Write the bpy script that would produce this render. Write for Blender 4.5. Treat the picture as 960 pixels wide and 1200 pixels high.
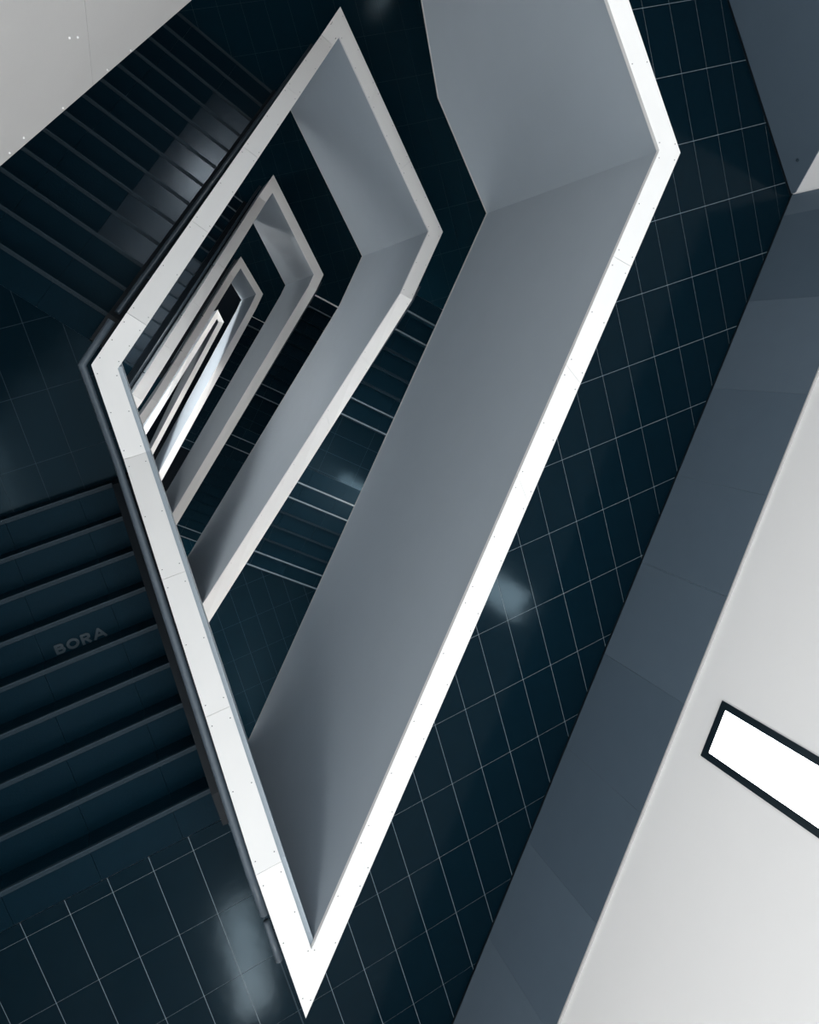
import bpy, bmesh, math, random
from mathutils import Vector, Matrix
random.seed(7)
scene = bpy.context.scene
for o in list(bpy.data.objects): bpy.data.objects.remove(o)

# ------------------------------------------------------------------ camera
F, PX, PY = 824.65, 458.33, 486.41           # focal length and principal point for 960 x 1200
cam_d = bpy.data.cameras.new('camera'); cam = bpy.data.objects.new('camera', cam_d)
scene.collection.objects.link(cam); scene.camera = cam
cam_d.sensor_fit = 'VERTICAL'; cam_d.sensor_height = 36.0; cam_d.sensor_width = 28.8
cam_d.lens = F / 1200 * 36.0
cam_d.shift_x = (480 - PX) / 1200; cam_d.shift_y = -(600 - PY) / 1200
W = [[0.8949479496933561, -0.2638750940112277, 0.3597750715380013],
     [-0.31474955988787406, -0.9449069039575364, 0.08990916195664561],
     [0.3162291604042831, -0.1937030655769869, -0.9286970660533206]]
m = Matrix(((W[0][0], -W[1][0], -W[2][0]), (W[0][1], -W[1][1], -W[2][1]), (W[0][2], -W[1][2], -W[2][2])))
CAM = Vector((-5.0529, -1.5957, 5.2593))
cam.matrix_world = Matrix.Translation(CAM) @ m.to_4x4()
cam_d.clip_start = 0.02; cam_d.clip_end = 200

def project(p):
    v = Vector(p) - CAM
    c = [sum(W[i][j] * v[j] for j in range(3)) for i in range(3)]
    if c[2] < 0.05: return None
    return c[0] / c[2] * F + PX, c[1] / c[2] * F + PY
def in_view(p, pad=30):
    q = project(p)
    return q is not None and -pad < q[0] < 960 + pad and -pad < q[1] < 1200 + pad

# ------------------------------------------------------------------ world and exposure
world = bpy.data.worlds.new('world'); scene.world = world; world.use_nodes = True
bg = world.node_tree.nodes['Background']
bg.inputs[0].default_value = (0.88, 0.95, 1.0, 1); bg.inputs[1].default_value = 1.52
vs = scene.view_settings
vs.view_transform = 'Standard'; vs.look = 'None'; vs.gamma = 1.0; vs.use_curve_mapping = False; vs.exposure = 0.0

def area_light(name, loc, target, sx, sy, power, col=(1, 1, 1)):
    l = bpy.data.lights.new(name, 'AREA'); l.shape = 'RECTANGLE'; l.size = sx; l.size_y = sy
    l.energy = power; l.color = col
    o = bpy.data.objects.new(name, l); scene.collection.objects.link(o); o.location = loc
    o.rotation_euler = (Vector(target) - Vector(loc)).to_track_quat('-Z', 'Y').to_euler()
    return o

# ------------------------------------------------------------------ materials
def mat(name, col, rough=0.5, spec=0.5, metal=0.0, noise=0.0, nscale=20, bump=0.0, bscale=40, emit=0.0, coat=0.0, rnoise=0.0, tint=None):
    M = bpy.data.materials.new(name); M.use_nodes = True; nt = M.node_tree; b = nt.nodes['Principled BSDF']
    b.inputs['Base Color'].default_value = (*col, 1); b.inputs['Roughness'].default_value = rough
    b.inputs['Specular IOR Level'].default_value = spec; b.inputs['Metallic'].default_value = metal
    b.inputs['Coat Weight'].default_value = coat
    if tint: b.inputs['Specular Tint'].default_value = (*tint, 1)
    if emit:
        b.inputs['Emission Color'].default_value = (1, 0.985, 0.97, 1); b.inputs['Emission Strength'].default_value = emit
    geo = nt.nodes.new('ShaderNodeNewGeometry')
    if noise:
        n = nt.nodes.new('ShaderNodeTexNoise'); n.inputs['Scale'].default_value = nscale; n.inputs['Detail'].default_value = 5
        nt.links.new(geo.outputs['Position'], n.inputs['Vector'])
        mx = nt.nodes.new('ShaderNodeMix'); mx.data_type = 'RGBA'
        mx.inputs[6].default_value = (*[c * (1 - noise) for c in col], 1); mx.inputs[7].default_value = (*[min(1, c * (1 + noise)) for c in col], 1)
        nt.links.new(n.outputs['Fac'], mx.inputs[0]); nt.links.new(mx.outputs[2], b.inputs['Base Color'])
    if rnoise:
        n = nt.nodes.new('ShaderNodeTexNoise'); n.inputs['Scale'].default_value = 3.0; n.inputs['Detail'].default_value = 4
        nt.links.new(geo.outputs['Position'], n.inputs['Vector'])
        mr = nt.nodes.new('ShaderNodeMapRange'); mr.inputs[3].default_value = rough - rnoise; mr.inputs[4].default_value = rough + rnoise
        nt.links.new(n.outputs['Fac'], mr.inputs[0]); nt.links.new(mr.outputs[0], b.inputs['Roughness'])
    if bump:
        n = nt.nodes.new('ShaderNodeTexNoise'); n.inputs['Scale'].default_value = bscale; n.inputs['Detail'].default_value = 3
        nt.links.new(geo.outputs['Position'], n.inputs['Vector'])
        bp = nt.nodes.new('ShaderNodeBump'); bp.inputs['Strength'].default_value = bump; bp.inputs['Distance'].default_value = 0.01
        nt.links.new(n.outputs['Fac'], bp.inputs['Height']); nt.links.new(bp.outputs[0], b.inputs['Normal'])
    return M
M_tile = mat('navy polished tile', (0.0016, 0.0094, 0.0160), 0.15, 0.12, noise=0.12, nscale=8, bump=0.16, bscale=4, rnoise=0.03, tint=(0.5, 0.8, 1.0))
M_tile_low = mat('brightened navy tile', (0.0022, 0.0200, 0.0340), 0.17, 0.12, noise=0.12, nscale=8, bump=0.16, bscale=4, tint=(0.6, 0.85, 1.0))  # same tile, colour raised where the lower storeys get too little light
M_tread = mat('navy honed step tile', (0.0020, 0.0122, 0.0212), 0.36, 0.08, noise=0.12, nscale=9, bump=0.15, bscale=60, tint=(0.5, 0.8, 1.0))
M_shiny = mat('sheen step tile', (0.0026, 0.0130, 0.0225), 0.22, 0.44, noise=0.15, nscale=9, bump=0.04, bscale=30, tint=(0.72, 0.86, 1.0))  # glossier copy on the middle treads alone, imitates a local sheen
M_nose = mat('slate step nosing', (0.024, 0.042, 0.057), 0.5, 0.15, noise=0.2, nscale=60)
M_nose2 = mat('dimmed step nosing', (0.008, 0.020, 0.030), 0.6, 0.10)  # dimmed copy of the nosing, offsets lamp light on the lower flights
M_strip = mat('pale step strip', (0.13, 0.17, 0.20), 0.4, 0.5)
M_grout = mat('grey grout', (0.30, 0.35, 0.38), 0.8, 0.2)
M_groutd = mat('dark grout', (0.045, 0.07, 0.09), 0.8, 0.2)
M_cap = mat('white cap sheet', (0.80, 0.795, 0.785), 0.45, 0.3, noise=0.02, nscale=3)
M_face = mat('painted parapet plaster', (0.335, 0.385, 0.43), 0.6, 0.25, noise=0.03, nscale=4, bump=0.08, bscale=150)  # white paint darkened to grey blue, shade of the faces put into the colour
M_fascia = mat('pale plaster', (0.48, 0.47, 0.46), 0.6, 0.25, noise=0.03, nscale=4, bump=0.05, bscale=100)
M_white = mat('white wall paint', (0.90, 0.89, 0.88), 0.6, 0.25, noise=0.01, nscale=3)
M_dado = [mat('slate dado paint %s' % k, c, 0.5, 0.3, noise=0.05, nscale=5, bump=0.1, bscale=150) for k, c in
          (('mid', (0.092, 0.128, 0.165)), ('deep', (0.078, 0.111, 0.145)), ('pale', (0.105, 0.142, 0.180)))]
M_screw = mat('dark screw head', (0.08, 0.09, 0.10), 0.4, 0.5)
M_rail = mat('dark rail paint', (0.022, 0.036, 0.05), 0.32, 0.5)
M_string = mat('dark stair string', (0.004, 0.009, 0.014), 0.5, 0.3)
M_black = mat('black lamp frame', (0.006, 0.014, 0.02), 0.3, 0.5)
def lampm(e):
    k = 'lit diffuser %.1f' % e
    return bpy.data.materials.get(k) or mat(k, (0.9, 0.9, 0.9), 0.4, 0.3, emit=e)
M_lamp = lampm(8.0)
M_soffit = mat('white soffit paint', (0.75, 0.77, 0.79), 0.7, 0.2)
M_letter = mat('worn grey lettering', (0.030, 0.048, 0.062), 0.5, 0.3)

# ------------------------------------------------------------------ helpers
COL = scene.collection
def link(name, me, parent=None):
    o = bpy.data.objects.new(name, me); COL.objects.link(o)
    if parent: o.parent = parent
    return o
def mesh_of(bm, mats, name='m'):
    bmesh.ops.recalc_face_normals(bm, faces=bm.faces)
    me = bpy.data.meshes.new(name); bm.to_mesh(me); bm.free()
    for M in (mats if isinstance(mats, (list, tuple)) else [mats]): me.materials.append(M)
    return me
def thing(name, label, cat, group=None):
    o = bpy.data.objects.new(name, None); COL.objects.link(o); o.empty_display_size = 0.2
    o['label'] = label; o['category'] = cat
    if group: o['group'] = group
    return o
def tag(o, label, cat, group=None):
    o['label'] = label; o['category'] = cat
    if group: o['group'] = group
    return o
def structure(o, label=None):
    o['kind'] = 'structure'
    if label: o['label'] = label
    return o
def hexa(bm, bot, top):
    """prism between two same-length point loops"""
    n = len(bot); b = [bm.verts.new(p) for p in bot]; t = [bm.verts.new(p) for p in top]
    bm.faces.new(b[::-1]); bm.faces.new(t)
    for i in range(n): bm.faces.new((b[i], b[(i + 1) % n], t[(i + 1) % n], t[i]))
def prism(bm, poly, z0, z1):
    hexa(bm, [(p[0], p[1], z0) for p in poly], [(p[0], p[1], z1) for p in poly])
def clip(poly, a, n):
    """keep the part of convex poly where (p-a).n >= 0"""
    out = []
    for i in range(len(poly)):
        p, q = poly[i], poly[(i + 1) % len(poly)]
        dp = (p[0] - a[0]) * n[0] + (p[1] - a[1]) * n[1]; dq = (q[0] - a[0]) * n[0] + (q[1] - a[1]) * n[1]
        if dp >= 0: out.append(p)
        if (dp > 0 > dq) or (dp < 0 < dq):
            t = dp / (dp - dq); out.append((p[0] + t * (q[0] - p[0]), p[1] + t * (q[1] - p[1])))
    return out
def parea(poly):
    return abs(sum(poly[i][0] * poly[(i + 1) % len(poly)][1] - poly[(i + 1) % len(poly)][0] * poly[i][1] for i in range(len(poly)))) / 2 if len(poly) > 2 else 0
def clips(poly, hp):
    for a, n in hp:
        poly = clip(poly, a, n)
        if len(poly) < 3: return []
    return poly

# ------------------------------------------------------------------ plan
D_RV = Vector((-0.6767, -0.7363)); N_RV = Vector((0.7363, -0.6767)); O_RV = Vector((-0.93, -1.32))
D_AT = Vector((0.777, 0.629)).normalized(); N_AT = Vector((-D_AT.y, D_AT.x))
RISE = 0.1817
TH = 0.175                      # parapet thickness
# inner edge of the spiral: (x, y, cap height)
SP = {
 'T0': (-1.70, 1.99, 2.09), 'K0': (-1.289, -0.03, 1.0), 'R0': (-1.047, -1.28, 1.0), 'V0': (-5.167, -5.764, 1.0),
 'v0': (-5.158, -5.05, 1.0), 'a0': (-5.121, -2.45, -0.635), 'A0': (-5.111, -1.754, -0.635), 'b0': (-4.80, -1.495, -0.635),
 't1': (-1.70, 1.066, -3.0),
 'T1': (-1.60, 1.15, -3.0), 'R1': (-1.10, -1.25, -3.0), 'r1': (-1.69, -1.893, -3.0), 'V1': (-5.17, -5.68, -5.5),
 'A1': (-5.12, -2.54, -5.54), 'b1': (-4.98, -2.426, -5.54), 't2': (-1.62, 0.294, -8.6),
 'T2': (-1.44, 0.44, -8.6), 'R2': (-1.10, -1.26, -8.6), 'r2': (-1.27, -1.445, -8.6), 'V2': (-5.17, -5.69, -11.9),
 'A2': (-5.12, -3.52, -12.55), 'b2': (-4.62, -3.115, -12.55), 't3': (-1.52, -0.605, -15.0),
 'T3': (-1.28, -0.41, -15.0), 'R3': (-1.08, -1.21, -15.0), 'r3': (-1.35, -1.504, -15.0), 'V3': (-5.17, -5.68, -17.8),
 'A3': (-5.15, -4.44, -18.0), 'T4': (-1.40, -1.57, -22.0), 'R4': (-1.38, -1.70, -22.0), 'V4': (-5.42, -6.07, -24.45),
}
PERIM = [(1.398, -1.945), (-5.144, -9.2), (-7.5, -9.2), (-7.5, -0.906), (-1.88, 3.64), (0.193, 3.64)]
PERIM = PERIM[::-1]

# ------------------------------------------------------------------ walls (setting)
def wall(name, a, b, z0, z1, M, th=0.16):
    a = Vector(a); b = Vector(b); d = (b - a).normalized(); cen = Vector((-3, -2.5)); n = Vector((-d.y, d.x))
    if (cen - a).dot(n) > 0: n = -n
    bm = bmesh.new()
    prism(bm, [a, b, b + n * th, a + n * th], z0, z1)
    return structure(link(name, mesh_of(bm, M)))
ZB, ZT = -25.8, 7.0
E0 = Vector((1.398, -1.945)); D_W = Vector((-0.66965, -0.74268)); N_W = Vector((-0.74268, 0.66965))   # N_W points into the room
D_U = Vector((-0.2158, 1.0)).normalized(); N_U = Vector((-D_U.y, D_U.x))
SEc = (-5.144, -9.2)
wall('wall_east', E0, SEc, ZB, ZT, M_white)
wall('wall_south', SEc, (-7.5, -9.2), ZB, ZT, M_white)
wall('wall_west', (-7.5, -9.2), (-7.5, -0.906), ZB, ZT, M_fascia)
wall('wall_northwest', (-7.5, -0.906), (-1.88, 3.64), ZB, ZT, M_fascia)
wall('wall_north', (-1.88, 3.64), (0.193, 3.64), ZB, ZT, M_fascia)
wall('wall_northeast', (0.193, 3.64), E0, ZB, ZT, M_white)
bm = bmesh.new(); prism(bm, PERIM, ZB - 0.2, ZB)
structure(link('floor', mesh_of(bm, mat('shade dark basement floor', (0.0006, 0.003, 0.006), 0.4, 0.05))))  # floor colour darkened to give the foot of the well its deep shade

# dado on the right hand wall: panels 0.93 m wide with hairline joints and a pale top trim
def on_wall(O, D, N, s, z, h): 
    p = O + D * s + N * h
    return (p.x, p.y, z)
def wall_panel(O, D, N, poly, h0, h1, M, name, parent):
    bm = bmesh.new()
    hexa(bm, [on_wall(O, D, N, s, z, h0) for s, z in poly], [on_wall(O, D, N, s, z, h1) for s, z in poly])
    return link(name, mesh_of(bm, M), parent)
dado = thing('wall_dado', 'slate grey waist high dado along the right hand wall under the white wall', 'wall panelling')
js = [0.0, 0.235, 1.17, 2.10, 3.02, 3.92, 4.85, 5.78, 6.70, 7.62, 8.54, 9.46]
tone = [2, 1, 2, 0, 0, 0, 1, 1, 0, 2, 0]
for i in range(len(js) - 1):
    wall_panel(E0, D_W, N_W, [(js[i] + .0008, 0.03), (js[i + 1] - .0008, 0.03), (js[i + 1] - .0008, 1.04), (js[i] + .0008, 1.04)], 0.0, 0.02, M_dado[tone[i]], 'panel', dado)
wall_panel(E0, D_W, N_W, [(0.0, 1.04), (9.76, 1.04), (9.76, 1.05), (0.0, 1.05)], 0.0, 0.024, M_fascia, 'top_trim', dado)
sk = wall_panel(E0, D_W, N_W, [(0.0, 0.0), (9.76, 0.0), (9.76, 0.028), (0.0, 0.028)], 0.0, 0.012, M_string, 'baseboard_east', None); structure(sk)
d2 = thing('raked_dado', 'slate grey wall panel with a slanting top edge by the upper right corner', 'wall panelling')
wall_panel(E0, D_U, N_U, [(0.03, 0.03), (3.2, 0.03), (3.2, 3.4), (0.03, 0.07)], 0.0, 0.02, M_dado[1], 'panel', d2)
p = E0 + D_U * 0.335 + N_U * 0.02
bm = bmesh.new(); bmesh.ops.create_cone(bm, cap_ends=True, segments=14, radius1=0.02, radius2=0.014, depth=0.012)
bmesh.ops.create_cone(bm, cap_ends=True, segments=10, radius1=0.008, radius2=0.006, depth=0.02)
kn = link('fixing', mesh_of(bm, M_nose), d2); kn.location = (p.x, p.y, 0.2); kn.rotation_euler = Vector((N_U.x, N_U.y, 0)).to_track_quat('Z', 'Y').to_euler()
kn['label'] = 'small round metal fixing'
sk = wall_panel(E0, D_U, N_U, [(0.0, 0.0), (5.7, 0.0), (5.7, 0.028), (0.0, 0.028)], 0.0, 0.012, M_string, 'baseboard_northeast', None); structure(sk)

# vertical lamps set on the walls, dark frame and lit diffuser
def wall_lamp(O, D, N, s0, s1, z0, z1, label, M=None, group=None):
    t = thing('wall_lamp', label, 'lamp', group)
    w = 0.055
    for poly in ([(s0, z0), (s1, z0), (s1, z0 + w), (s0, z0 + w)], [(s0, z1 - w), (s1, z1 - w), (s1, z1), (s0, z1)],
                 [(s0, z0 + w), (s0 + w, z0 + w), (s0 + w, z1 - w), (s0, z1 - w)], [(s1 - w, z0 + w), (s1, z0 + w), (s1, z1 - w), (s1 - w, z1 - w)]):
        wall_panel(O, D, N, poly, 0.0, 0.012, M_black, 'frame_bar', t)
    wall_panel(O, D, N, [(s0 + w, z0 + w), (s1 - w, z0 + w), (s1 - w, z1 - w), (s0 + w, z1 - w)], 0.0, 0.006, M or M_lamp, 'diffuser', t)
    return t
SW = Vector((-5.144, -9.2)); D_S = Vector((-1, 0)); N_S = Vector((0, 1))
WW = Vector((-7.5, -8.25)); D_X = Vector((0, 1)); N_X = Vector((1, 0))
NO = Vector((-7.5, -0.906)); D_N = Vector((5.62, 4.546)).normalized(); N_N = Vector((D_N.y, -D_N.x))
wall_lamp(E0, D_W, N_W, 4.67, 5.12, 1.33, 2.95, 'tall lamp with black frame on the white wall at right', lampm(19))
wall_lamp(SW, D_S, N_S, 0.62, 1.14, 2.1, 3.9, 'tall lamp facing the lower left landing, mirrored in its tiles', lampm(16))
wall_lamp(E0, D_W, N_W, 4.55, 5.12, -4.25, -1.75, 'tall lamp above the half landing one storey down', lampm(24))
wall_lamp(E0, D_W, N_W, 5.0, 5.45, -10.1, -8.3, 'tall lamp above the half landing two storeys down', lampm(5))
wall_lamp(E0, D_U, N_U, 4.4, 4.75, -2.6, -1.75, 'tall lamp in the far corner one storey down', lampm(6))
for n_, zf, e in (('one storey', -6.54, 16), ('two storeys', -13.63, 9)):
    wall_lamp(SW, D_S, N_S, 0.3, 2.2, zf + 1.4, zf + 3.6, 'wide lamp on the end wall %s down' % n_, lampm(e))
for n_, z_, e in (('one storey', -5.4, 15), ('two storeys', -10.8, 10), ('three storeys', -17.3, 62)):
    wall_lamp(NO, D_N, N_N, 0.5, 2.3, z_, z_ + 1.3, 'wide lamp under the left hand flight %s down' % n_, lampm(e))
wall_lamp(SW, D_S, N_S, 0.3, 2.2, -20.0, -18.2, 'added wide light on the end wall four storeys down', lampm(22))  # light added out of view to brighten the innermost caps
wall_lamp(E0, D_U, N_U, 2.6, 4.6, -21.0, -19.6, 'added wide light on the far wall four storeys down', lampm(26))  # another added light, for the innermost cap on the left
wall_lamp(WW, D_X, N_X, 1.5, 7.0, 3.6, 5.6, 'added broad light high on the left wall', lampm(4.5))  # panel added out of view to light the white wall opposite
def ceiling_lamp(x, y, sx, sy, z, e, label):
    t = thing('ceiling_lamp', label, 'lamp')
    for q, (w, z0, z1, M) in enumerate(((0.04, z, z + 0.06, M_black), (0.0, z - 0.005, z, lampm(e)))):
        bm = bmesh.new(); prism(bm, [(x - sx / 2 - w, y - sy / 2 - w), (x + sx / 2 + w, y - sy / 2 - w), (x + sx / 2 + w, y + sy / 2 + w), (x - sx / 2 - w, y + sy / 2 + w)], z0, z1)
        link(('housing', 'diffuser')[q], mesh_of(bm, M), t)
ceiling_lamp(-2.2, 1.9, 0.6, 0.5, 6.5, 95, 'square lamp overhead near the upper steps')
ceiling_lamp(-3.4, -1.2, 1.0, 0.9, 6.6, 8, 'square lamp overhead above the well')

# ------------------------------------------------------------------ parapets
def offset_line(p, q):
    """outer edge of the spiral lies to the left or right of travel; the void is always on the same hand"""
    d = Vector((q[0] - p[0], q[1] - p[1])).normalized(); return Vector((-d.y, d.x)) * 1.0
def line_x(p, d, q, e):
    den = d.x * e.y - d.y * e.x
    if abs(den) < 1e-5: return Vector(p)
    t = ((q.x - p.x) * e.y - (q.y - p.y) * e.x) / den
    return p + d * t
def outer_pts(keys, th):
    P = [Vector(SP[k][:2]) for k in keys]; out = []
    n = len(P)
    for i in range(n):
        if i == 0: d = (P[1] - P[0]).normalized(); nn = Vector((-d.y, d.x)); out.append(P[0] + nn * th); continue
        if i == n - 1: d = (P[i] - P[i - 1]).normalized(); nn = Vector((-d.y, d.x)); out.append(P[i] + nn * th); continue
        d = (P[i] - P[i - 1]).normalized(); e = (P[i + 1] - P[i]).normalized()
        if d.dot(e) > 0.999: nn = Vector((-e.y, e.x)); out.append(P[i] + nn * th); continue
        a = P[i] + Vector((-d.y, d.x)) * th; b = P[i] + Vector((-e.y, e.x)) * th
        out.append(line_x(a, d, b, e))
    return out
order = ['T0', 'K0', 'R0', 'V0', 'v0', 'a0', 'A0', 'b0', 't1', 'T1', 'R1', 'r1', 'V1', 'A1', 'b1', 't2', 'T2', 'R2', 'r2', 'V2', 'A2', 'b2', 't3', 'T3', 'R3', 'r3', 'V3', 'A3', 'T4', 'R4', 'V4']
# travel T->R->V->A->T runs clockwise seen from above, so the outside is on the left hand
OUT = dict(zip(order, outer_pts(order, TH)))
OUTW = dict(zip(order, outer_pts(order, TH - 0.008)))
INW = dict(zip(order, outer_pts(order, 0.008)))
DEPTH = 2.62
def lerp(a, b, t): return a + (b - a) * t
def parapet(name, keys, label, plates=0.93, detail=True, proud=0, cap_m=None, face_m=None):
    t = thing('balustrade', label, 'balustrade')
    scr = bmesh.new()
    for i in range(len(keys) - 1):
        k, l = keys[i], keys[i + 1]
        a, b = Vector(SP[k]), Vector(SP[l]); ao, bo = OUT[k], OUT[l]
        L = (b.xy - a.xy).length
        # body
        bm = bmesh.new()
        def ring(kk):
            z = SP[kk][2]; p, q = INW[kk], OUTW[kk]
            if proud: p = p + Vector((proud, 0))
            return [(p.x, p.y, z - DEPTH), (q.x, q.y, z - DEPTH), (q.x, q.y, z - 0.03), (p.x, p.y, z - 0.03)]
        hexa(bm, ring(k), ring(l))
        link('wall_panel', mesh_of(bm, face_m or M_face), t)
        bm = bmesh.new()
        def foot(kk):
            z = SP[kk][2] - DEPTH; p = INW[kk] + (Vector((proud, 0)) if proud else Vector((0, 0))); q = p + (p - OUTW[kk]).normalized() * 0.006; r = p + (OUTW[kk] - p).normalized() * 0.02
            return [(q.x, q.y, z - 0.004), (r.x, r.y, z - 0.004), (r.x, r.y, z + 0.010), (q.x, q.y, z + 0.010)]
        hexa(bm, foot(k), foot(l)); link('foot_trim', mesh_of(bm, M_fascia), t)
        # cap plates
        n = max(1, round(L / plates)) if L > 0.5 else 1
        for j in range(n):
            g = 0.0012 / L
            f0 = j / n + (g if (i or j) else 0); f1 = (j + 1) / n - (g if (j < n - 1 or i < len(keys) - 2) else 0)
            pi0, pi1 = a.lerp(b, f0), a.lerp(b, f1)
            po0 = ao.lerp(bo, f0); po1 = ao.lerp(bo, f1)
            bm = bmesh.new()
            top = [(pi0.x, pi0.y, pi0.z), (po0.x, po0.y, pi0.z), (po1.x, po1.y, pi1.z), (pi1.x, pi1.y, pi1.z)]
            hexa(bm, [(x, y, z - 0.03) for x, y, z in top], top)
            link('cap_plate', mesh_of(bm, cap_m or M_cap), t)
            if detail:
                Lp = L / n
                for fr in (0.06 / Lp, 0.5, 1 - 0.06 / Lp):
                    for w in (0.13, 0.87):
                        f = lerp(f0, f1, fr); c = a.lerp(b, f); o2 = ao.lerp(bo, f)
                        x, y = lerp(c.x, o2.x, w), lerp(c.y, o2.y, w)
                        prism(scr, [(x + 0.0045 * math.cos(q * math.pi / 3), y + 0.0045 * math.sin(q * math.pi / 3)) for q in range(6)], c.z - 0.004, c.z + 0.0012)
    if detail:
        s = link('screw_heads', mesh_of(scr, M_screw), t); s['kind'] = 'stuff'
    else: scr.free()
    return t
parapet('a', ['T0', 'K0', 'R0'], 'white capped grey balustrade from the top edge to the rightmost bend')
parapet('a', ['R0', 'V0'], 'longest white capped grey balustrade, from rightmost bend to the bottom tip')
parapet('a', ['V0', 'v0', 'a0', 'A0'], 'white capped balustrade beside the lower left steps, bottom tip to leftmost bend', proud=0.04)
parapet('a', ['A0', 'b0', 't1', 'T1'], 'white capped balustrade beside the upper left steps, leftmost bend to topmost tip')
parapet('a', ['T1', 'R1'], 'white capped balustrade descending from topmost tip to second bend on the right')
parapet('a', ['R1', 'r1', 'V1'], 'second white capped balustrade inward, beside the steps with the lit half landing')
parapet('a', ['V1', 'A1'], 'hidden run of balustrade under the left edge, one storey down', detail=False)
parapet('a', ['A1', 'b1', 't2', 'T2'], 'light capped balustrade beside the small sheen-lit steps, one storey down', detail=False)
parapet('a', ['T2', 'R2'], 'short light balustrade from the second pointed tip to its right hand bend', detail=False)
parapet('a', ['R2', 'r2', 'V2'], 'third light capped balustrade inward along the right side of the well', detail=False)
parapet('a', ['V2', 'A2'], 'hidden run of balustrade under the left edge, two storeys down', detail=False)
parapet('a', ['A2', 'b2', 't3', 'T3'], 'dull grey capped balustrade up to the third pointed tip', detail=False)
parapet('a', ['T3', 'R3'], 'very short grey balustrade between third pointed tip and its bend', detail=False)
parapet('a', ['R3', 'r3', 'V3'], 'fourth balustrade inward with brightly lit inner face', detail=False)
parapet('a', ['V3', 'A3'], 'hidden run of balustrade under the left edge, three storeys down', detail=False)
parapet('a', ['A3', 'T4'], 'bright white capped balustrade up to the innermost narrow tip', detail=False)
parapet('a', ['T4', 'R4'], 'tiny white balustrade piece forming the innermost narrow tip', detail=False)
parapet('a', ['R4', 'V4'], 'innermost bright balustrade down the right side of the narrow tip', detail=False)

# fascia of the flight overhead at upper left
t = thing('upper_balustrade', 'pale grey sloping balustrade face filling the upper left corner', 'balustrade')
FO = Vector((-5.28, -0.9)); FD = Vector((0.777, 0.629)).normalized(); FN = Vector((-FD.y, FD.x))
def fz(s): return max(2.29 - 0.74 * (s - 0.06), -0.53)
cuts = [-1.3, 0.62, 1.9, 2.9, 3.87, 4.6]
for i in range(len(cuts) - 1):
    s0, s1 = cuts[i] + .0006, cuts[i + 1] - .0006
    bm = bmesh.new()
    def rg(s, i=i):
        a = FO + FD * s; b = a + FN * 0.16
        return [(a.x, a.y, fz(s)), (b.x, b.y, fz(s)), (b.x, b.y, fz(s) + 2.6), (a.x, a.y, fz(s) + 2.6)]
    hexa(bm, rg(s0), rg(s1)); link('wall_panel', mesh_of(bm, M_fascia), t)
    bm = bmesh.new()
    def cp(s):
        a = FO + FD * s - FN * 0.008; b = a + FN * 0.176; z = fz(s) + 2.6
        return [(a.x, a.y, z), (b.x, b.y, z), (b.x, b.y, z + .03), (a.x, a.y, z + .03)]
    hexa(bm, cp(s0), cp(s1)); link('cap_plate', mesh_of(bm, M_cap), t)
# small specks of old fixings near its foot
bm = bmesh.new()
for s, dz in ((0.12, 0.06), (0.20, 0.09), (0.42, 0.05), (0.52, 0.62), (0.72, 0.05), (0.9, 0.04), (0.56, 0.58)):
    a = FO + FD * s - FN * 0.003
    bmesh.ops.create_cube(bm, size=0.006, matrix=Matrix.Translation((a.x, a.y, fz(s) + dz)))
sp = link('plaster_nicks', mesh_of(bm, M_white), t); sp['kind'] = 'stuff'; sp['label'] = 'tiny white chips in the plaster'

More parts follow.
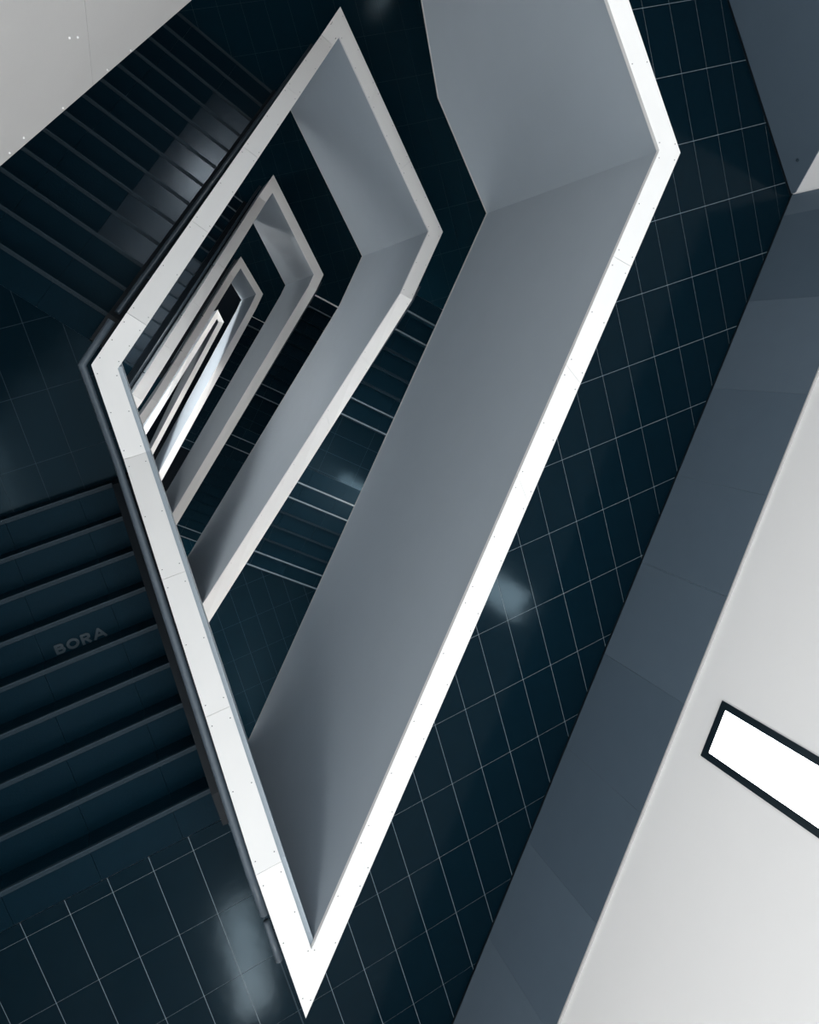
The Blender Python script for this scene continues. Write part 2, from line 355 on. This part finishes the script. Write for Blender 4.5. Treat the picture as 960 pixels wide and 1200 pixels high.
# ------------------------------------------------------------------ floors with tiles
def tile_mesh(w, h, th, M):
    bm = bmesh.new(); prism(bm, [(0, 0), (w, 0), (w, h), (0, h)], -th, 0); return mesh_of(bm, M, 'tile')
def landing(name, pieces, z, phase, label, M=None, grout=None, individual=True, thick=1.55, ang=0.0):
    """pieces: list of half-plane lists; each is cut from the perimeter"""
    M = M or M_tile; grout = grout or M_grout
    root = None
    polys = [clips(PERIM, hp) for hp in pieces]
    polys = [p for p in polys if parea(p) > 0.001]
    bm = bmesh.new()
    for p in polys: prism(bm, p, z - thick, z - 0.003)
    for f in bm.faces: f.normal_update()
    me = mesh_of(bm, [M_soffit, grout])
    for f in me.polygons:
        if f.normal.z > 0.5: f.material_index = 1
    root = structure(link(name, me), label)
    w, h, gap = 0.30286, 0.6, 0.0045
    full = tile_mesh(w - gap, h - gap, 0.006, M)
    rest = bmesh.new(); cnt = 0; todo = []
    xs = [q[0] for p in polys for q in p]; ys = [q[1] for p in polys for q in p]
    i0, i1 = int((min(xs) - phase[0]) / w) - 2, int((max(xs) - phase[0]) / w) + 2
    j0, j1 = int((min(ys) - phase[1]) / h) - 2, int((max(ys) - phase[1]) / h) + 2
    for i in range(i0, i1):
        for j in range(j0, j1):
            x, y = phase[0] + i * w + gap / 2, phase[1] + j * h + gap / 2
            r = [(x, y), (x + w - gap, y), (x + w - gap, y + h - gap), (x, y + h - gap)]
            cl = []
            for hp, base in zip(pieces, polys):
                c = clips(r, hp)
                for k in range(len(PERIM)):      # stay inside the perimeter
                    if not c: break
                    a, b = PERIM[k], PERIM[(k + 1) % len(PERIM)]
                    nx, ny = -(b[1] - a[1]), (b[0] - a[0])
                    if SGN < 0: nx, ny = -nx, -ny
                    c = clip(c, a, (nx, ny))
                    if len(c) < 3: c = []
                if c and parea(c) > 2e-5: cl.append(c)
            if not cl: continue
            A = sum(parea(c) for c in cl)
            vis = any(in_view((q[0], q[1], z)) for q in r)
            if individual and vis and cnt < 290:
                cnt += 1
                if abs(A - (w - gap) * (h - gap)) < 1e-5:
                    o = link('tile', full, root); o.location = (x, y, z)
                else:
                    bm = bmesh.new()
                    for c in cl: prism(bm, c, -0.006, 0)
                    o = link('tile', mesh_of(bm, M), root); o.location = (0, 0, z)
            else:
                for c in cl: prism(rest, c, z - 0.006, z)
    if len(rest.verts):
        o = link('tile_field', mesh_of(rest, M), root); o['kind'] = 'stuff'
    else: rest.free()
    return root
SGN = 1
# orientation of PERIM
ar = sum(PERIM[i][0] * PERIM[(i + 1) % len(PERIM)][1] - PERIM[(i + 1) % len(PERIM)][0] * PERIM[i][1] for i in range(len(PERIM)))
SGN = 1 if ar > 0 else -1

def hp_line(k, l, side=1, eps=0.03):
    """half plane on the outer side of the parapet run k->l (side=1) or the inner side (-1)"""
    a, b = OUT[k], OUT[l]; d = (b - a).normalized(); n = Vector((-d.y, d.x))
    return (a - n * eps * (1 if side == 1 else 1), n) if side == 1 else (a - n * eps, -n)
def rv_s(s, sign): p = O_RV + D_RV * s; return (p, D_RV * sign)
def at_frame(T): return OUT[T]

# level 0
landing('floor_0', [
    [hp_line('K0', 'R0'), ((-1.11, 0.10), (0.19, -0.98))],
    [hp_line('K0', 'R0', -1), hp_line('R0', 'V0'), ((-1.11, 0.10), (0.19, -0.98))],
    [hp_line('R0', 'V0', -1), ((-5.30, 0), (-1, 0)), ((0, -5.273), (0, -1))],
    [hp_line('R0', 'V0', -1), ((-5.30, 0), (1, 0)), ((0, -6.0), (0, -1))],
  ], 0.0, (-6.0 * 0.30286, -0.6 * 0), 'dark polished tile floor of the gallery behind the right balustrade', individual=True)

# ------------------------------------------------------------------ stairs
def stair(label, O, d, n, s0, go, z0, nr, o0, o1, jph, jw=0.606, border=True, individual=True, strips=(), string=True, thick=1.5, nose=None):
    """nr risers going down along d; nosing k at s0+k*go, height z0-k*RISE"""
    t = thing('stair_flight', label, 'stairs')
    def P(s, o, z): p = O + d * s + n * o; return (p.x, p.y, z)
    H = (nr - 1)
    # body, stepped on top, raking soffit
    bm = bmesh.new()
    prof = []
    if border: prof += [(s0 - go * 0.98, z0 - 0.012)]
    for k in range(nr):
        s = s0 + k * go; prof.append((s - 0.004, z0 - k * RISE - 0.012)); prof.append((s - 0.004, z0 - (k + 1) * RISE - 0.012))
    prof.pop(); sE = s0 + H * go - 0.004; zE = z0 - nr * RISE
    prof.append((sE, zE - thick)); prof.append((prof[0][0], z0 - thick - (0.35)))
    for i in range(1, len(prof) - 3):
        pass
    # sweep as quads strips (profile is not convex, so use one ngon each side)
    a = [bm.verts.new(P(s, o0 + 0.001, z)) for s, z in prof]; b = [bm.verts.new(P(s, o1, z)) for s, z in prof]
    bm.faces.new(a); bm.faces.new(b[::-1])
    N = len(prof)
    for i in range(N): bm.faces.new((a[i], b[i], b[(i + 1) % N], a[(i + 1) % N]))
    me = mesh_of(bm, [M_tread, M_soffit])
    for f in me.polygons:
        if f.normal.z < -0.3: f.material_index = 1
    link('stair_body', me, t)
    rot = math.atan2(n.y, n.x)
    # joints across the width
    js = [o0 + 0.002]
    j = jph
    while j > o0 + 0.05: j -= jw
    j += jw
    while j < o1 - 0.05:
        if j > o0 + 0.05: js.append(j)
        j += jw
    js.append(o1)
    rest = bmesh.new(); cache = {}
    gp = 0.0035
    for k in range(0 if border else 1, nr):
        z = z0 - k * RISE
        sa = s0 + (k - 1) * go + 0.002; sb = s0 + k * go - 0.034
        for a_, b_ in zip(js, js[1:]):
            key = ('t', round(b_ - a_, 4), 3 <= k <= 10)
            box = [(a_ + gp / 2, sa), (b_ - gp / 2, sa), (b_ - gp / 2, sb), (a_ + gp / 2, sb)]
            if individual:
                if key not in cache:
                    bm = bmesh.new(); L = b_ - a_ - gp
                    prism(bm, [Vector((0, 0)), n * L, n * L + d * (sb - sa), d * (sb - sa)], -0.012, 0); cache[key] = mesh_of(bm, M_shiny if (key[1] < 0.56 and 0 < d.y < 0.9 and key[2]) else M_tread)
                o = link('tread_tile', cache[key], t); o.location = P(sa, a_ + gp / 2, z)
            else: hexa(rest, [P(s, o, z - 0.012) for o, s in box], [P(s, o, z) for o, s in box])
        # riser tiles below this nosing
        zr0, zr1 = z - RISE + 0.002, z - 0.022
        sr = s0 + k * go
        for a_, b_ in zip(js, js[1:]):
            key = ('r', round(b_ - a_, 4))
            if individual and d.y > 0.9:
                if key not in cache:
                    bm = bmesh.new(); L = b_ - a_ - gp
                    prism(bm, [Vector((0, 0)), n * L, n * L + d * 0.008, d * 0.008], 0, zr1 - zr0); cache[key] = mesh_of(bm, M_tread)
                o = link('riser_tile', cache[key], t); o.location = P(sr - 0.004, a_ + gp / 2, zr0)
        # nosing: a rounded bar with two grooves
        def bar(bmx, s_a, s_b, za, zb): hexa(bmx, [P(s_a, o0 + .002, za), P(s_a, o1, za), P(s_b, o1, za), P(s_b, o0 + .002, za)], [P(s_a, o0 + .002, zb), P(s_a, o1, zb), P(s_b, o1, zb), P(s_b, o0 + .002, zb)])
        bm = bmesh.new() if individual else rest
        Mn = nose or M_nose
        bar(bm, sr - 0.031, sr - 0.022, z - 0.02, z + 0.0015); bar(bm, sr - 0.020, sr - 0.011, z - 0.02, z + 0.0015); bar(bm, sr - 0.009, sr + 0.006, z - 0.022, z + 0.0005)
        if individual: link('step_nosing', mesh_of(bm, Mn), t)
        if k in strips:
            bm = bmesh.new(); bar(bm, sr - 0.030, sr - 0.008, z, z + 0.003)
            o = link('contrast_strip', mesh_of(bm, M_strip), t); o['label'] = 'pale contrast strip on a step edge'
    if not individual: o = link('step_treads', mesh_of(rest, M_tread), t); o['kind'] = 'stuff'
    else: rest.free()
    # dark string board against the parapet
    if string:
        bm = bmesh.new(); zA = z0 + 0.08; zC = z0 - (nr - 1) * RISE + 0.08
        sA = s0; sB = s0 + (nr - 1) * go
        pts = [(sA - 0.30, zA), (sA, zA), (sB, zC), (sB + 0.1, zC), (sB + 0.1, zC - RISE - 0.06), (sA - 0.3, z0 - 0.2)]
        pts = [(sA - 0.28, z0 - 0.25), (sA - 0.28, zA), (sA, zA), (sB, zC - 0.0), (sB, zC - RISE - 0.09)]
        a0_, a1_ = o0 - 0.155 if o0 > 0.14 else 0.0, o0
        if a1_ - a0_ > 0.01:
            hexa(bm, [P(s, a0_, z) for s, z in pts], [P(s, a1_, z) for s, z in pts])
            link('stair_string', mesh_of(bm, M_string), t)
        else: bm.free()
    return t, P

# flight V0 -> A0 (lower left)
O_VA = Vector((-5.33, 0.0)); D_VA = Vector((0, 1)); N_VA = Vector((-1, 0))
st1, P1 = stair('wide dark tiled steps at lower left, lettering on one tread', O_VA, D_VA, N_VA, -4.989, 0.2812, 0.0, 9, 0.16, 2.16, 1.066)
# lettering lying on the fourth tread from the landing
def strokes(paths, w, th):
    bm = bmesh.new()
    for path in paths:
        for (x0, y0), (x1, y1) in zip(path, path[1:]):
            v = Vector((x1 - x0, y1 - y0)).normalized(); n_ = Vector((-v.y, v.x)) * w / 2; a = Vector((x0, y0)) - v * w * 0.25; b = Vector((x1, y1)) + v * w * 0.25
            prism(bm, [a - n_, b - n_, b + n_, a + n_], 0, th); th += 0.00025
    return bm
def arc(cx, cy, rx, ry, a0, a1, n=12): return [(cx + rx * math.cos(math.radians(a0 + (a1 - a0) * i / n)), cy + ry * math.sin(math.radians(a0 + (a1 - a0) * i / n))) for i in range(n + 1)]
LH = 0.088; lw = 0.021; t_ = lw / 2; top_, mid_ = LH - t_, LH * 0.52
letters = {
 'B': (0.0, [[(t_, t_), (t_, top_)], [(t_, t_), (0.045, t_)] + arc(0.045, (t_ + mid_) / 2, 0.022, (mid_ - t_) / 2, -90, 90) + [(t_, mid_)], [(t_, mid_), (0.040, mid_)] + arc(0.040, (mid_ + top_) / 2, 0.020, (top_ - mid_) / 2, -90, 90) + [(t_, top_)]]),
 'O': (0.093, [arc(0.048, LH / 2, 0.0385, LH / 2 - t_, 0, 360, 24)]),
 'R': (0.206, [[(t_, 0), (t_, top_)], [(t_, mid_ - .006), (0.043, mid_ - .006)] + arc(0.043, (mid_ - .006 + top_) / 2, 0.021, (top_ - mid_ + .006) / 2, -90, 90) + [(t_, top_)], [(0.038, mid_ - .006), (0.066, 0.003)]]),
 'A': (0.300, [[(0.008, 0.0), (0.052, LH - 0.008), (0.096, 0.0)], [(0.026, 0.026), (0.078, 0.026)]]),
}
for ch, (ox, paths) in letters.items():
    o = link('letter', mesh_of(strokes(paths, lw, 0.001), M_letter), st1); o.location = (-6.30 + ox, -3.852, -0.9085); o['label'] = 'faint grey letter %s lying on a step tread' % ch

# flight and landings of the storey above: they shade the upper left steps
D_KT = (Vector(SP['K0'][:2]) - Vector(SP['T0'][:2])).normalized()
stair('short flight rising out of the frame at the top right', OUT['K0'], D_KT, Vector((-D_KT.y, D_KT.x)), -1.5, 0.28, 6 * RISE, 6, 0.02, 1.85, 0.5, border=False, individual=False, string=False, thick=1.4)
stair('flight overhead behind the pale face at the upper left', FO, FD, FN, 0.563, 0.2455, 6 * RISE + 15 * RISE, 15, 0.175, 1.36, 0.66, border=False, individual=False, string=False, thick=1.35)
landing('floor_7', [
    [hp_line('T0', 'K0'), (OUT['K0'] - D_KT * 1.5, -D_KT)],
    [hp_line('T0', 'K0', -1), (FO + FN * 0.12, FN), (FO + FD * 4.0, FD)],
  ], 6 * RISE, (-1.5, 0.0), 'landing above the top edge of the picture', individual=False, thick=1.3)
landing('floor_8', [[(FO + FN * 0.17, FN), (FO + FD * 0.56, -FD)]], 21 * RISE, (-5.0, 0.0), 'landing overhead at the left', individual=False, thick=1.3)

# flight A0 -> T1 (upper left)
A_ = Vector((-5.285, -1.685))
st2, P2 = stair('wide dark tiled steps at upper left with sheen near the balustrade', A_, D_AT, N_AT, 0.44, 0.2917, -1.635, 13, 0.155, 1.99, 0.665, jw=0.64)
# level 0, landing A0
zA0 = -1.635
landing('floor_1', [
    [((-5.30, 0), (-1, 0)), ((0, -2.741), (0, 1)), (A_ + D_AT * 0.150, -D_AT)],
    [((-5.30, 0), (1, 0)), (A_ + N_AT * -0.02, N_AT), (A_ + D_AT * 0.150, -D_AT)],
  ], zA0, (-5.733 - 0.30286 * 4, -1.18 - 0.6 * 4), 'dark tiled quarter landing at the left edge', grout=M_groutd)
# landing T1 / R1
def tr_pieces(T, R, V, s_rv, s_at, t_org):
    return [
      [hp_line(T, R), rv_s(s_rv, -1), (t_org - N_AT * 0.02 + D_AT * 0, N_AT)] if False else [hp_line(T, R), rv_s(s_rv, -1)],
      [hp_line(T, R, -1), hp_line(R, V), rv_s(s_rv, -1)],
      [hp_line(T, R, -1), (t_org - N_AT * 0.02, N_AT), (t_org + D_AT * s_at, D_AT)],
    ]
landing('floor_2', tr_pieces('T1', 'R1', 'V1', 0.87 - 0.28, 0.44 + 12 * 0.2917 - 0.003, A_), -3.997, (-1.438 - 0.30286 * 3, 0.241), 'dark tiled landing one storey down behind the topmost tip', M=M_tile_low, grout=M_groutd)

# flights R1 -> V1
stair('dark steps above the lit half landing, one storey down at right', O_RV, D_RV, N_RV, 0.87, 0.2767, -3.997, 7, 0.03, 2.13, 0.49, strips=(0, 1, 5, 6), string=False, nose=M_nose2)
zm = -3.997 - 7 * RISE
def stair_landing(label, s0, s1, z, o0, o1, rows, jph, M=M_tile, individual=True):
    t = thing('half_landing', label, 'landing')
    def P(s, o, z): p = O_RV + D_RV * s + N_RV * o; return (p.x, p.y, z)
    bm = bmesh.new(); pl = [P(s0, o0, 0)[:2], P(s1, o0, 0)[:2], P(s1, o1, 0)[:2], P(s0, o1, 0)[:2]]
    prism(bm, pl, z - 1.5, z - 0.003); me = mesh_of(bm, [M_soffit, M_groutd])
    for f in me.polygons:
        if f.normal.z > 0.5: f.material_index = 1
    link('slab', me, t)
    js = [o0]; j = jph
    while j < o1 - 0.05: js.append(j); j += 0.606
    js.append(o1)
    for r0, r1 in zip(rows, rows[1:]):
        for a, b in zip(js, js[1:]):
            bm = bmesh.new(); q = [P(r0 + .002, a + .002, 0)[:2], P(r1 - .002, a + .002, 0)[:2], P(r1 - .002, b - .002, 0)[:2], P(r0 + .002, b - .002, 0)[:2]]
            prism(bm, q, z - 0.006, z); link('tile', mesh_of(bm, M), t)
    return t
stair_landing('polished half landing mirroring a lamp, one storey down at right', 2.53, 3.77 - 0.277, zm, 0.03, 2.13, [2.53, 2.83, 3.14, 3.457, 3.493], 0.55)
stair('dark steps below the lit half landing, one storey down at right', O_RV, D_RV, N_RV, 3.77, 0.2767, zm, 7, 0.03, 2.13, 0.49, strips=(0, 1, 5, 6), string=False, nose=M_nose2)
zV1 = zm - 7 * RISE
A1o = OUT['A1']; T2o = OUT['T2']
s2 = T2o - D_AT * 0.57          # last nosing
top1 = T2o - D_AT * (0.57 + 16 * 0.2812)
landing('floor_3', [
    [hp_line('r1', 'V1'), rv_s(5.43, 1)],
    [hp_line('r1', 'V1', -1), rv_s(5.43, 1), ((-5.28, 0), (-1, 0)), (top1, -D_AT)],
    [hp_line('r1', 'V1', -1), ((-5.28, 0), (-1, 0)), rv_s(5.43, -1), (top1, -D_AT)],
    [hp_line('r1', 'V1', -1), ((-5.28, 0), (1, 0)), ((0, -5.9), (0, -1)), rv_s(5.43, 1)],
  ], zV1, (-4.975 - 0.30286 * 3, -6.6), 'dark tiled landing below the balustrades, two half flights down', grout=M_groutd)
stair('narrow view of steps with a sheen between two balustrades, one storey down', T2o, D_AT, N_AT, -(0.57 + 16 * 0.2812), 0.2812, zV1, 17, 0.155, 2.0, 0.665, jw=0.64, strips=(16, 15), border=False)
z2 = zV1 - 17 * RISE
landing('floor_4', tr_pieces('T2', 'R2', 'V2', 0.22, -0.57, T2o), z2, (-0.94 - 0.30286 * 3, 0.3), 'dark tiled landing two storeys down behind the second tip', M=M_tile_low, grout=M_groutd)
stair('upper dark steps two storeys down at right', O_RV, D_RV, N_RV, 0.22, 0.275, z2, 10, 0.03, 2.13, 0.49, strips=(0, 1, 8, 9), string=False, border=False, nose=M_tread)
zm2 = z2 - 10 * RISE
stair_landing('dim half landing with a faint lamp reflection, two storeys down', 0.22 + 9 * .275, 3.79 - .275, zm2, 0.03, 2.13, [2.695, 2.99, 3.29, 3.515], 0.55)
stair('lower dark steps two storeys down at right', O_RV, D_RV, N_RV, 3.79, 0.275, zm2, 12, 0.03, 2.13, 0.49, strips=(0, 1, 10, 11), string=False, nose=M_tread)
zV2 = zm2 - 12 * RISE
T3o = OUT['T3']; top2 = T3o - D_AT * (0.4 + 12 * 0.2812)
landing('floor_5', [
    [hp_line('r2', 'V2'), rv_s(3.79 + 11 * .275, 1)],
    [hp_line('r2', 'V2', -1), ((-5.28, 0), (-1, 0)), (top2, -D_AT)],
    [hp_line('r2', 'V2', -1), ((-5.28, 0), (1, 0)), ((0, -5.9), (0, -1))],
    [((-5.28, 0), (1, 0)), (T3o - N_AT * 0.02, N_AT), (top2, -D_AT)],
  ], zV2, (-4.975, -6.6), 'dark tiled landing deep in the well, left side', M=M_tile_low, grout=M_groutd, individual=False)
stair('barely visible dark steps two storeys down at left', T3o, D_AT, N_AT, -(0.4 + 12 * 0.2812), 0.2812, zV2, 13, 0.155, 2.0, 0.665, jw=0.64, border=False, individual=False, strips=(0, 1))
z3 = zV2 - 13 * RISE
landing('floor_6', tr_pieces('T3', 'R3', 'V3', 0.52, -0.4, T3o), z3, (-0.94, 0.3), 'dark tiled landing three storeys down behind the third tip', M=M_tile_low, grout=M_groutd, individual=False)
stair('dark steps three storeys down at right', O_RV, D_RV, N_RV, 0.52, 0.29, z3, 17, 0.03, 2.13, 0.49, strips=(0, 1, 7, 8, 15, 16), string=False, border=False, individual=False)

# ------------------------------------------------------------------ handrails
def tube(name, pts, r, parent, M, seg=10):
    bm = bmesh.new(); rings = []
    P = [Vector(p) for p in pts]
    for i, p in enumerate(P):
        d = ((P[i + 1] - p).normalized() if i < len(P) - 1 else Vector()) + ((p - P[i - 1]).normalized() if i else Vector()); d.normalize()
        u = Vector((0, 0, 1)); v = d.cross(u).normalized(); u = v.cross(d)
        k = 1.0
        if 0 < i < len(P) - 1: k = 1 / max(0.5, math.cos((P[i + 1] - p).angle(p - P[i - 1]) / 2))
        rings.append([bm.verts.new(p + (v * math.cos(a) * k + u * math.sin(a)) * r) for a in [2 * math.pi * q / seg for q in range(seg)]])
    for a, b in zip(rings, rings[1:]):
        for q in range(seg): bm.faces.new((a[q], a[(q + 1) % seg], b[(q + 1) % seg], b[q]))
    bm.faces.new(rings[0]); bm.faces.new(rings[-1][::-1])
    me = mesh_of(bm, M)
    for f in me.polygons: f.use_smooth = True
    return link(name, me, parent)
def bracket(parent, rail_p, wall_p):
    a, b = Vector(rail_p), Vector(wall_p)
    return tube('bracket', [a + Vector((0, 0, -0.01)), a + Vector((0, 0, -0.06)), b + Vector((0, 0, -0.06))], 0.008, parent, M_rail, 6)
t = thing('handrail', 'slate grey handrail beside the lower left steps, wrapping the leftmost bend', 'handrail')
xr = -5.352
rail = [(xr - .02, -5.42, 0.9), (xr - .012, -5.05, 0.9), (xr, -2.45, -0.735), (xr, -1.655, -0.735), (-5.035, -1.385, -0.735)]
M_rail2 = mat('slate rail paint', (0.075, 0.10, 0.125), 0.4, 0.5, noise=0.15, nscale=40)
tube('rail', rail, 0.030, t, M_rail2, 12)
for y in (-5.3, -4.3, -3.3, -2.2):
    z = 0.9 if y < -5.05 else max(-0.735, 0.9 - (y + 5.05) * 0.629)
    bracket(t, (xr - .005, y, z), (-5.29, y, z))
t = thing('handrail', 'short dark handrail end beside the bottom tip', 'handrail')
tube('rail', [(-5.375, -5.48, 0.9), (-5.385, -5.80, 0.9)], 0.024, t, M_rail2)
bracket(t, (-5.38, -5.6, 0.9), (-5.31, -5.6, 0.9))
def at_rail(org, s0, s1, z0, z1, label, off=0.075):
    t = thing('handrail', label, 'handrail')
    def Q(s, z, o=off): p = org + D_AT * s + N_AT * o; return (p.x, p.y, z)
    tube('rail', [Q(s0, z0), Q(s1, z1), Q(s1 + 0.3, z1)], 0.022, t, M_rail)
    k = 0.4
    while k < s1 - s0:
        f = k / (s1 - s0); bracket(t, Q(s0 + k, lerp(z0, z1, f)), Q(s0 + k, lerp(z0, z1, f), 0.0)); k += 1.1
at_rail(A_, 0.46, 4.1, -0.745, -3.1, 'dark tubular handrail beside the upper left steps')
at_rail(T2o, -4.9, -0.6, zV1 + 0.9, z2 + 0.9, 'dark tubular handrail ending near the second pointed tip')
at_rail(T3o, -3.6, -0.45, zV2 + 0.9, z3 + 0.9, 'dark tubular handrail ending near the third pointed tip')
t = thing('handrail', 'thin dark handrail beside the second balustrade inward', 'handrail')
def QR(s, o, z): p = O_RV + D_RV * s + N_RV * o; return (p.x, p.y, z)
tube('rail', [QR(0.7, 0.06, -3.12), QR(0.9, 0.06, -3.15), QR(5.6, 0.06, -5.5)], 0.02, t, M_rail)
for s in (1.5, 2.8, 4.1): bracket(t, QR(s, 0.06, -3.15 - 0.5 * (s - 0.9)), QR(s, 0.0, -3.15 - 0.5 * (s - 0.9)))
t = thing('handrail', 'thin dark handrail beside the third balustrade inward', 'handrail')
tube('rail', [QR(0.1, 0.06, -8.75), QR(0.3, 0.06, -8.8), QR(5.6, 0.06, -11.8)], 0.02, t, M_rail)
# floor channel beside the bottom tip
bm = bmesh.new(); prism(bm, [(-5.455, -8.9), (-5.445, -8.9), (-5.445, -5.95), (-5.455, -5.95)], 0.0, 0.004)
tag(link('floor_trim', mesh_of(bm, M_nose)), 'thin metal floor trim running beside the bottom tip', 'trim')


# alike things belong together
GROUPS = {'balustrade': 'balustrades around the stairwell', 'handrail': 'handrails beside the steps', 'stair_flight': 'tiled flights of the stairwell',
          'wall_lamp': 'tall lamps on the stairwell walls', 'ceiling_lamp': 'square lamps overhead', 'half_landing': 'half landings at the right'}
for o in scene.objects:
    k = o.name.split('.')[0]
    if o.parent is None and k in GROUPS: o['group'] = GROUPS[k]
